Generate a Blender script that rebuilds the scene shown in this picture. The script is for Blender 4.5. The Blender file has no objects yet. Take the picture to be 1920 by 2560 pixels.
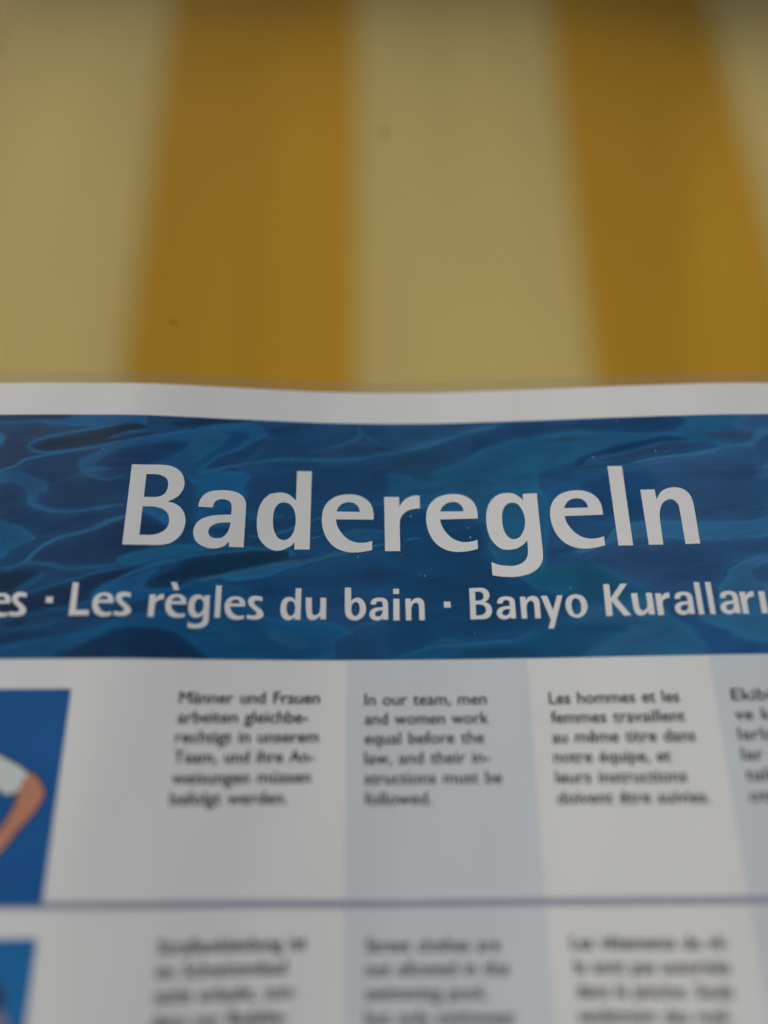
import bpy, bmesh, math, random, json
import numpy as np
from mathutils import Matrix, Vector
random.seed(4); rng = np.random.default_rng(7)
sc = bpy.context.scene
COL = sc.collection

# ------------------------------------------------------------------ camera
Z0 = 1.60                       # height of the poster's reference line above the ground (m)
cam_d = bpy.data.cameras.new("camera"); cam = bpy.data.objects.new("camera", cam_d); COL.objects.link(cam)
ROT = Matrix(((0.9998210561, 0.0030853769, -0.0186637683),
              (-0.0164112106, -0.3492478868, -0.9368866451),
              (-0.0094089300, 0.9370252900, -0.3491347562)))
cam.matrix_world = Matrix.Translation((-0.00559913, -0.28106599, -0.10474043 + Z0)) @ ROT.to_4x4()
cam_d.sensor_fit = 'VERTICAL'; cam_d.sensor_height = 24.0; cam_d.lens = 1852 / 2560 * 24
cam_d.clip_start = 0.005; cam_d.clip_end = 50
cam_d.dof.use_dof = True; cam_d.dof.focus_distance = 0.303; cam_d.dof.aperture_fstop = 0.64
cam_d.dof.aperture_blades = 0
sc.camera = cam

# ------------------------------------------------------------------ light
SUN_EL, SUN_AZ = math.radians(50), math.radians(-125)      # azimuth from +Y towards +X
w = bpy.data.worlds.new("World"); sc.world = w; w.use_nodes = True
nt = w.node_tree; nt.nodes.clear()
sky = nt.nodes.new('ShaderNodeTexSky'); sky.sky_type = 'NISHITA'; sky.sun_disc = False
sky.sun_elevation = SUN_EL; sky.sun_rotation = SUN_AZ
sky.air_density = 1.0; sky.dust_density = 4.0; sky.ozone_density = 0.6
bg = nt.nodes.new('ShaderNodeBackground'); bg.inputs['Strength'].default_value = 0.12
out = nt.nodes.new('ShaderNodeOutputWorld')
nt.links.new(sky.outputs[0], bg.inputs[0]); nt.links.new(bg.outputs[0], out.inputs[0])
sd = bpy.data.lights.new("sun", 'SUN'); sd.energy = 2.0; sd.angle = math.radians(25); sd.color = (1.0, 0.93, 0.80)
sun = bpy.data.objects.new("sun", sd); COL.objects.link(sun)
dv = Vector((math.sin(SUN_AZ) * math.cos(SUN_EL), math.cos(SUN_AZ) * math.cos(SUN_EL), math.sin(SUN_EL)))
sun.rotation_euler = dv.to_track_quat('Z', 'Y').to_euler(); sun.location = dv * 5
sc.view_settings.view_transform = 'Standard'; sc.view_settings.look = 'None'
sc.view_settings.exposure = -0.18; sc.view_settings.gamma = 1.0

# ------------------------------------------------------------------ helpers
def lin(c):
    return [(v / 255 / 12.92) if v / 255 <= 0.04045 else ((v / 255 + 0.055) / 1.055) ** 2.4 for v in c]
WHITE = 0.39                                   # what the poster's white paper reads as, linear
def alb(c, k=0.80):                            # printed colour as a share of the paper's own 0.80
    return [min(0.95, v / WHITE * k) for v in lin(c)] + [1]

def tag(o, label=None, cat=None, kind=None, group=None):
    if label: o['label'] = label
    if cat: o['category'] = cat
    if kind: o['kind'] = kind
    if group: o['group'] = group
    return o
def empty(name, loc=(0, 0, 0)):
    o = bpy.data.objects.new(name, None); o.location = loc; COL.objects.link(o); return o
def link(name, me, mat, parent=None):
    o = bpy.data.objects.new(name, me); COL.objects.link(o)
    if mat and not me.materials: me.materials.append(mat)
    if parent: o.parent = parent
    return o

# the laminated sheet is not flat: it bellies back behind the title (mm -> mm)
WAVE = np.array([[-240.0, 1.0], [-200.0, 0.6], [-165.0, 0.3], [-135.0, 0.05], [-107.0, 0.0], [-95.0, 0.9], [-80.0, 2.4], [-66.0, 4.1], [-46.0, 6.4], [-26.0, 8.05], [0.0, 9.1], [21.0, 8.75], [41.0, 7.8], [62.0, 6.3], [82.0, 4.6], [102.0, 2.9], [122.0, 1.4], [142.0, 0.4], [168.0, 0.0], [200.0, 0.6], [240.0, 1.6]])
def depth(x):                                  # metres, along +Y (away from the viewer)
    x = np.asarray(x, float)
    t = x[..., None] + np.linspace(-6, 6, 13)
    r = np.interp(t, WAVE[:, 0], WAVE[:, 1]).mean(-1)
    return r / 1000
def place(xz, off):
    """mm on the sheet -> metres in space, `off` mm in front of the paper"""
    xz = np.asarray(xz, float)
    x, z = xz[:, 0], xz[:, 1]
    rip = 0.10 * np.sin(x * 0.061 + z * 0.024) + 0.07 * np.sin(x * 0.13 - z * 0.05 + 1.0)
    y = depth(x) + (rip - off) / 1000
    return np.stack([x / 1000, y, z / 1000], -1)

def grid_mesh(name, x0, x1, z0, z1, off, dx=2.0, dz=8.0, smooth=True):
    nx = max(1, int(math.ceil((x1 - x0) / dx))); nz = max(1, int(math.ceil((z1 - z0) / dz)))
    X, Zg = np.meshgrid(np.linspace(x0, x1, nx + 1), np.linspace(z0, z1, nz + 1))
    flat = np.stack([X.ravel(), Zg.ravel()], -1)
    co = place(flat, off)
    i = (np.arange(nz)[:, None] * (nx + 1) + np.arange(nx)[None, :]).ravel()
    f = np.stack([i, i + 1, i + nx + 2, i + nx + 1], -1)
    me = bpy.data.meshes.new(name)
    me.vertices.add(len(co)); me.vertices.foreach_set('co', co.ravel())
    me.loops.add(f.size); me.loops.foreach_set('vertex_index', f.ravel().astype(np.int32))
    me.polygons.add(len(f)); me.polygons.foreach_set('loop_start', np.arange(0, f.size, 4, dtype=np.int32))
    me.update(calc_edges=True); me.validate()
    if smooth: me.polygons.foreach_set('use_smooth', np.ones(len(f), bool))
    return me, flat

def slab_mesh(name, x0, x1, z0, z1, off, thick, dx=2.0, dz=9.0):
    """a thin sheet with its own front, back and square-cut rim (mm)"""
    f_, fl = grid_mesh(name, x0, x1, z0, z1, off, dx, dz); b_, _ = grid_mesh(name, x0, x1, z0, z1, off - thick, dx, dz)
    bm = bmesh.new(); bm.from_mesh(b_)
    for f in bm.faces: f.normal_flip()
    bm.from_mesh(f_); bpy.data.meshes.remove(f_); bpy.data.meshes.remove(b_)
    nx = max(1, int(math.ceil((x1 - x0) / dx))); nz = max(1, int(math.ceil((z1 - z0) / dz)))
    xs = np.linspace(x0, x1, nx + 1); zs = np.linspace(z0, z1, nz + 1)
    for path in ([(x, z1) for x in xs], [(x, z0) for x in xs], [(x0, z) for z in zs], [(x1, z) for z in zs]):
        A = place(np.array(path), off); B = place(np.array(path), off - thick)
        va = [bm.verts.new(tuple(p)) for p in A]; vb = [bm.verts.new(tuple(p)) for p in B]
        for i in range(len(va) - 1): bm.faces.new((va[i], va[i + 1], vb[i + 1], vb[i]))
    me = bpy.data.meshes.new(name); bm.to_mesh(me); bm.free(); return me

def catmull(c, n=5):
    """control points [x, z, corner] -> closed polyline; straight tangents stop at corners"""
    N = len(c); res = []
    for i in range(N):
        p1, p2 = c[i], c[(i + 1) % N]
        if p1[2] and p2[2]:
            res.append((p1[0], p1[1])); continue
        p0 = c[i - 1] if not p1[2] else p1
        p3 = c[(i + 2) % N] if not p2[2] else p2
        for k in range(n):
            t = k / n; t2, t3 = t * t, t * t * t
            res.append(tuple(0.5 * ((2 * p1[j]) + (-p0[j] + p2[j]) * t + (2 * p0[j] - 5 * p1[j] + 4 * p2[j] - p3[j]) * t2
                                    + (-p0[j] + 3 * p1[j] - 3 * p2[j] + p3[j]) * t3) for j in (0, 1)))
    return res

def fill_mesh(name, polys):
    """flat filled outlines (holes by even-odd) in mm -> temporary mesh in mm, XY plane"""
    cu = bpy.data.curves.new(name, 'CURVE'); cu.dimensions = '2D'; cu.fill_mode = 'FRONT'
    for p in polys:
        s = cu.splines.new('POLY'); s.points.add(len(p) - 1); s.use_cyclic_u = True
        for q, (x, z) in zip(s.points, p): q.co = (x, z, 0, 1)
    o = bpy.data.objects.new(name, cu); COL.objects.link(o)
    me = bpy.data.meshes.new_from_object(o.evaluated_get(bpy.context.evaluated_depsgraph_get()))
    bpy.data.objects.remove(o); bpy.data.curves.remove(cu)
    return me

def lay_on_sheet(me, off, step=3.0):
    """cut a flat mm mesh into narrow uprights so that it follows the bellied sheet, then lay it on"""
    bm = bmesh.new(); bm.from_mesh(me)
    bmesh.ops.remove_doubles(bm, verts=bm.verts, dist=0.0005)
    xs = [v.co.x for v in bm.verts]
    x = math.floor(min(xs) / step) * step + step
    while x < max(xs):
        bmesh.ops.bisect_plane(bm, geom=bm.verts[:] + bm.edges[:] + bm.faces[:], plane_co=(x, 0, 0), plane_no=(1, 0, 0), dist=1e-5)
        x += step
    bm.to_mesh(me); bm.free()
    n = len(me.vertices); co = np.empty(n * 3); me.vertices.foreach_get('co', co); co = co.reshape(-1, 3)
    me.vertices.foreach_set('co', place(co[:, :2], off).ravel())
    me.update()
    # face the viewer (-Y)
    bm = bmesh.new(); bm.from_mesh(me)
    for f in bm.faces:
        f.normal_update()
        if f.normal.y > 0: f.normal_flip()
        f.smooth = True
    bm.to_mesh(me); bm.free()
    return me

# ------------------------------------------------------------------ materials
def mat(name, color, rough=0.5, spec=0.3, build=None):
    m = bpy.data.materials.new(name); m.use_nodes = True
    b = m.node_tree.nodes['Principled BSDF']
    b.inputs['Base Color'].default_value = color; b.inputs['Roughness'].default_value = rough
    b.inputs['Specular IOR Level'].default_value = spec
    if build: build(m.node_tree, b, color)
    return m
def mottled(scale, amount, bump=0.0, bscale=900.0):
    """uneven ink / paper tone plus a fine film relief"""
    def f(nt, b, color):
        tc = nt.nodes.new('ShaderNodeTexCoord')
        n = nt.nodes.new('ShaderNodeTexNoise'); n.inputs['Scale'].default_value = scale; n.inputs['Detail'].default_value = 5
        n.inputs['Roughness'].default_value = 0.6
        r = nt.nodes.new('ShaderNodeMapRange'); r.inputs['From Min'].default_value = 0.3; r.inputs['From Max'].default_value = 0.7
        r.inputs['To Min'].default_value = 1 - amount; r.inputs['To Max'].default_value = 1 + amount
        mx = nt.nodes.new('ShaderNodeVectorMath'); mx.operation = 'SCALE'
        mx.inputs[0].default_value = color[:3]
        nt.links.new(tc.outputs['Object'], n.inputs['Vector']); nt.links.new(n.outputs['Fac'], r.inputs['Value'])
        nt.links.new(r.outputs[0], mx.inputs['Scale']); nt.links.new(mx.outputs[0], b.inputs['Base Color'])
        if bump:
            n2 = nt.nodes.new('ShaderNodeTexNoise'); n2.inputs['Scale'].default_value = bscale; n2.inputs['Detail'].default_value = 2
            bp = nt.nodes.new('ShaderNodeBump'); bp.inputs['Strength'].default_value = bump; bp.inputs['Distance'].default_value = 0.0002
            nt.links.new(tc.outputs['Object'], n2.inputs['Vector']); nt.links.new(n2.outputs['Fac'], bp.inputs['Height'])
            nt.links.new(bp.outputs[0], b.inputs['Normal'])
    return f
LR, LS = 0.34, 0.15                     # laminate sheen
m_paper = mat("laminated_white_paper", (0.768, 0.793, 0.797, 1), LR, LS, mottled(9, 0.018, 0.05, 60))
m_white = mat("white_print", (0.768, 0.793, 0.797, 1), LR, LS, mottled(60, 0.015))
m_tint = mat("pale_blue_print", (0.640, 0.700, 0.745, 1), LR, LS, mottled(9, 0.018, 0.05, 60))
m_rule = mat("lilac_print", (0.32, 0.335, 0.45, 1), LR, LS, mottled(40, 0.03))
m_text = mat("dark_grey_print", (0.020, 0.020, 0.021, 1), LR, LS, mottled(200, 0.06))
m_blue1 = mat("royal_blue_print", alb((20, 66, 114)), LR, LS, mottled(30, 0.10))
m_blue2 = mat("mid_blue_print", alb((27, 82, 128)), LR, LS, mottled(30, 0.10))
m_skin = mat("skin_tone_print", alb((143, 99, 80)), LR, LS, mottled(80, 0.05))
m_shirt = mat("shirt_print", alb((152, 160, 158)), LR, LS, mottled(80, 0.03))
m_outline = mat("outline_print", alb((26, 34, 44)), LR, LS, mottled(80, 0.03))
m_hair = mat("dark_figure_print", alb((40, 52, 70)), LR, LS, mottled(80, 0.05))
m_figgrey = mat("grey_figure_print", alb((88, 92, 112)), LR, LS, mottled(80, 0.05))
m_dust = mat("dust", (0.62, 0.66, 0.66, 1), 0.9, 0.1, mottled(500, 0.1))
m_dirt = mat("dirt", (0.045, 0.038, 0.02, 1), 0.9, 0.1, mottled(500, 0.1))
m_dirt2 = mat("greenish_dirt", (0.13, 0.13, 0.055, 1), 0.9, 0.1, mottled(500, 0.1))

m_water = bpy.data.materials.new("water_photo_print"); m_water.use_nodes = True
_n = m_water.node_tree; _b = _n.nodes['Principled BSDF']
_b.inputs['Roughness'].default_value = LR; _b.inputs['Specular IOR Level'].default_value = LS
_a = _n.nodes.new('ShaderNodeVertexColor'); _a.layer_name = 'print'
_tc = _n.nodes.new('ShaderNodeTexCoord')
_no = _n.nodes.new('ShaderNodeTexNoise'); _no.inputs['Scale'].default_value = 45; _no.inputs['Detail'].default_value = 6; _no.inputs['Distortion'].default_value = 1.2
_mp = _n.nodes.new('ShaderNodeMapping'); _mp.inputs['Scale'].default_value = (0.6, 1, 1.9); _mp.inputs['Rotation'].default_value = (0, math.radians(14), 0)
_r = _n.nodes.new('ShaderNodeMapRange'); _r.inputs['From Min'].default_value = .3; _r.inputs['From Max'].default_value = .7
_r.inputs['To Min'].default_value = .82; _r.inputs['To Max'].default_value = 1.18
_m = _n.nodes.new('ShaderNodeVectorMath'); _m.operation = 'SCALE'
_n.links.new(_tc.outputs['Object'], _mp.inputs[0]); _n.links.new(_mp.outputs[0], _no.inputs['Vector']); _n.links.new(_no.outputs['Fac'], _r.inputs['Value'])
_n.links.new(_a.outputs['Color'], _m.inputs[0]); _n.links.new(_r.outputs[0], _m.inputs['Scale']); _n.links.new(_m.outputs[0], _b.inputs['Base Color'])

for m__ in (m_paper, m_white, m_tint, m_rule, m_blue1, m_blue2, m_water):      # handled film: its gloss is uneven
    t__ = m__.node_tree; b__ = t__.nodes['Principled BSDF']
    tc__ = t__.nodes.new('ShaderNodeTexCoord'); n__ = t__.nodes.new('ShaderNodeTexNoise'); n__.inputs['Scale'].default_value = 22; n__.inputs['Detail'].default_value = 6; n__.inputs['Roughness'].default_value = 0.65
    r__ = t__.nodes.new('ShaderNodeMapRange'); r__.inputs['From Min'].default_value = .3; r__.inputs['From Max'].default_value = .7
    r__.inputs['To Min'].default_value = LR - 0.12; r__.inputs['To Max'].default_value = LR + 0.14
    t__.links.new(tc__.outputs['Object'], n__.inputs['Vector']); t__.links.new(n__.outputs['Fac'], r__.inputs['Value']); t__.links.new(r__.outputs[0], b__.inputs['Roughness'])

def clear_mat(name, haze, tint, rough, spec):
    m = bpy.data.materials.new(name); m.use_nodes = True; nt = m.node_tree; nt.nodes.clear()
    o = nt.nodes.new('ShaderNodeOutputMaterial')
    tr = nt.nodes.new('ShaderNodeBsdfTransparent'); tr.inputs[0].default_value = tint
    gl = nt.nodes.new('ShaderNodeBsdfGlossy'); gl.inputs['Roughness'].default_value = rough
    df = nt.nodes.new('ShaderNodeBsdfDiffuse'); df.inputs[0].default_value = (0.7, 0.7, 0.7, 1)
    tc = nt.nodes.new('ShaderNodeTexCoord'); n = nt.nodes.new('ShaderNodeTexNoise'); n.inputs['Scale'].default_value = 14
    mr = nt.nodes.new('ShaderNodeMapRange'); mr.inputs['To Min'].default_value = haze * 0.7; mr.inputs['To Max'].default_value = haze * 1.3
    m1 = nt.nodes.new('ShaderNodeMixShader'); m2 = nt.nodes.new('ShaderNodeMixShader')
    fr = nt.nodes.new('ShaderNodeFresnel'); fr.inputs[0].default_value = spec
    nt.links.new(tc.outputs['Object'], n.inputs['Vector']); nt.links.new(n.outputs['Fac'], mr.inputs['Value'])
    nt.links.new(mr.outputs[0], m1.inputs[0]); nt.links.new(tr.outputs[0], m1.inputs[1]); nt.links.new(df.outputs[0], m1.inputs[2])
    nt.links.new(fr.outputs[0], m2.inputs[0]); nt.links.new(m1.outputs[0], m2.inputs[1]); nt.links.new(gl.outputs[0], m2.inputs[2])
    nt.links.new(m2.outputs[0], o.inputs['Surface'])
    return m
m_film = clear_mat("clear_laminate_film", 0.05, (0.94, 0.945, 0.95, 1), 0.25, 1.12)
m_glass = clear_mat("window_glass", 0.004, (0.97, 0.98, 0.97, 1), 0.02, 1.06)

def cloth(name, color):
    def f(nt, b, c):
        tc = nt.nodes.new('ShaderNodeTexCoord')
        n = nt.nodes.new('ShaderNodeTexNoise'); n.inputs['Scale'].default_value = 3.0; n.inputs['Detail'].default_value = 3
        mp = nt.nodes.new('ShaderNodeMapping'); mp.inputs['Scale'].default_value = (3.0, 1, 0.5)
        r = nt.nodes.new('ShaderNodeMapRange'); r.inputs['From Min'].default_value = .3; r.inputs['From Max'].default_value = .7
        r.inputs['To Min'].default_value = .93; r.inputs['To Max'].default_value = 1.07
        s = nt.nodes.new('ShaderNodeVectorMath'); s.operation = 'SCALE'; s.inputs[0].default_value = c[:3]
        wv = nt.nodes.new('ShaderNodeTexWave'); wv.inputs['Scale'].default_value = 500
        bp = nt.nodes.new('ShaderNodeBump'); bp.inputs['Strength'].default_value = 0.2; bp.inputs['Distance'].default_value = 0.0004
        nt.links.new(tc.outputs['Object'], mp.inputs[0]); nt.links.new(mp.outputs[0], n.inputs['Vector'])
        nt.links.new(n.outputs['Fac'], r.inputs['Value']); nt.links.new(r.outputs[0], s.inputs['Scale'])
        nt.links.new(s.outputs[0], b.inputs['Base Color'])
        nt.links.new(tc.outputs['Object'], wv.inputs['Vector']); nt.links.new(wv.outputs['Fac'], bp.inputs['Height']); nt.links.new(bp.outputs[0], b.inputs['Normal'])
    return mat(name, color, 0.95, 0.1, f)
m_cream = cloth("cream_cloth", (0.655, 0.50, 0.185, 1))
m_ochre = cloth("ochre_cloth", (0.56, 0.30, 0.021, 1))
m_board = mat("shade_board_paint", (0.16, 0.12, 0.06, 1), 0.7, 0.2, mottled(6, 0.08))  # for the unseen board added to shade the cloth

# ------------------------------------------------------------------ striped cloth behind the glass
YC = 0.42
CX0 = 0.0
_sx = np.linspace(-1.3, 1.3, 1301)
_K = [-1.3, -1.1, -0.9, -0.7, -0.5, -0.31, -0.25, -0.18, -0.10, -0.045, 0.005, 0.19, 0.25, 0.32]
_S = [0.0, 0.05, -0.04, 0.03, -0.01, 0.0, 0.055, 0.045, -0.02, -0.06, 0.005, -0.005, 0.04, 0.06]
def slope(x, z):                                     # how steeply the cloth recedes across its width
    xb = 0.306 + (z - 0.34) * 0.3                    # a diagonal fold in the right-hand stripe
    k = _K + [max(xb, 0.335), max(xb, 0.335) + 0.05, max(xb, 0.335) + 0.12, 0.75, 0.9, 1.1, 1.3]
    v = _S + [0.055, -0.05, -0.01, 0.03, -0.04, 0.04, 0.0]
    return 1.5 * np.interp(x, k, v) + 0.034 * np.sin(x * 88 + 2 * z) * np.exp(-((x + 0.13) / 0.12) ** 2) + 0.006 * np.sin(x * 47 + 3 * z)
_Z = np.linspace(-0.5, 1.2, 35); _TAB = np.array([np.cumsum(slope(_sx, z)) * (_sx[1] - _sx[0]) for z in _Z]); _TAB -= _TAB[:, 650:651]
def cloth_y(x, z):
    kz = np.clip((z + 0.5) / 1.7 * 34, 0, 33.999); i = kz.astype(int); f = kz - i
    kx = np.clip((x + 1.3) / 2.6 * 1300, 0, 1299.999); j = kx.astype(int); g = kx - j
    a_ = _TAB[i, j] * (1 - g) + _TAB[i, j + 1] * g; b_ = _TAB[i + 1, j] * (1 - g) + _TAB[i + 1, j + 1] * g
    return YC + a_ * (1 - f) + b_ * f
stripe_root = empty("striped_curtain", (0, YC, Z0 - 1.45))
tag(stripe_root, "blurred cloth with broad vertical cream and ochre yellow stripes hanging behind the poster", "curtain")
bounds = [-1.20, -0.98, -0.74, -0.495, -0.269, -0.019, 0.240, 0.474, 0.71, 0.95, 1.20]
for i in range(len(bounds) - 1):
    a, b = bounds[i] * 1.0, bounds[i + 1] * 1.0
    nx, nz = 60, 44
    X, Zg = np.meshgrid(np.linspace(a, b, nx + 1), np.linspace(-1.45, 1.06, nz + 1))
    Y = cloth_y(X, Zg)
    co = np.stack([X, Y - YC, Zg + 1.45], -1).reshape(-1, 3)
    vs = [tuple(c) for c in co]
    fs = [(r * (nx + 1) + c, r * (nx + 1) + c + 1, (r + 1) * (nx + 1) + c + 1, (r + 1) * (nx + 1) + c) for r in range(nz) for c in range(nx)]
    me = bpy.data.meshes.new("stripe"); me.from_pydata(vs, [], fs); me.update()
    for p in me.polygons: p.use_smooth = True
    is_ochre = i % 2 == 0
    o = link("ochre_stripe" if is_ochre else "cream_stripe", me, m_ochre if is_ochre else m_cream, stripe_root)
    md = o.modifiers.new("thick", 'SOLIDIFY'); md.thickness = 0.0012; md.offset = -1

# unseen board, added so that its underside shades the top of the cloth
bm = bmesh.new()
bmesh.ops.create_cube(bm, size=1, matrix=Matrix.Translation((0, YC - 0.15 / 2 + 0.03, Z0 + 1.10 + 0.06)) @ Matrix.Diagonal((2.6, 0.15 + 0.06, 0.12, 1)))
bmesh.ops.bevel(bm, geom=bm.edges[:], offset=0.004, segments=2, affect='EDGES')
me = bpy.data.meshes.new("shade_board"); bm.to_mesh(me); bm.free()
tag(link("shade_board", me, m_board), "unseen brown board added above the striped cloth to shade its top", "board")

# ------------------------------------------------------------------ glass pane the poster hangs on
YG = 0.0130
pane = empty("glass_pane", (0, YG, Z0 - 0.6)); tag(pane, "clear glass pane with a few dirt specks just behind the poster", "glass pane")
bm = bmesh.new()
bmesh.ops.create_cube(bm, size=1, matrix=Matrix.Translation((0, 0.002, 0.65)) @ Matrix.Diagonal((1.6, 0.004, 1.3, 1)))
me = bpy.data.meshes.new("pane"); bm.to_mesh(me); bm.free()
link("pane", me, m_glass, pane)
def fleck_mesh(r, flat=0.35, n=9):
    bm = bmesh.new()
    bmesh.ops.create_icosphere(bm, subdivisions=2, radius=r)
    for v in bm.verts:
        k = 1 + random.uniform(-0.25, 0.25)
        v.co = Vector((v.co.x * k, v.co.y * flat, v.co.z * k * random.uniform(0.85, 1.1)))
    me = bpy.data.meshes.new("fleck"); bm.to_mesh(me); bm.free(); return me
for x, z, r, m_ in ((-0.0971, 0.0992, 0.00092, m_dirt), (0.0024, 0.2168, 0.0017, m_dirt2), (0.143, 0.1035, 0.0005, m_dirt2), (0.061, 0.30, 0.0007, m_dirt2)):
    o = link("dirt_speck", fleck_mesh(r), m_, pane); o.location = (x, -0.0003, z + 0.6)

# ------------------------------------------------------------------ the poster
poster = empty("poster", (0, 0, Z0))
tag(poster, "laminated white swimming rules poster with blue water banner and text columns", "poster")
PX0, PX1, PZ1, PZ0 = -197.0, 222.0, 59.75, -534.0
link("paper_sheet", slab_mesh("paper", PX0, PX1, PZ0, PZ1, 0.0, 0.22), m_paper, poster)

# clear film that sticks out round the paper
fo = 5.4
for r in ((PX0 - fo, PX1 + fo, PZ1 + 0.03, PZ1 + fo), (PX0 - fo, PX1 + fo, PZ0 - fo, PZ0 - 0.03),
          (PX0 - fo, PX0 - 0.03, PZ0 - 0.03, PZ1 + 0.03), (PX1 + 0.03, PX1 + fo, PZ0 - 0.03, PZ1 + 0.03)):
    link("laminate_margin", slab_mesh("film", *r, 0.0, 0.16), m_film, poster)

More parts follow.
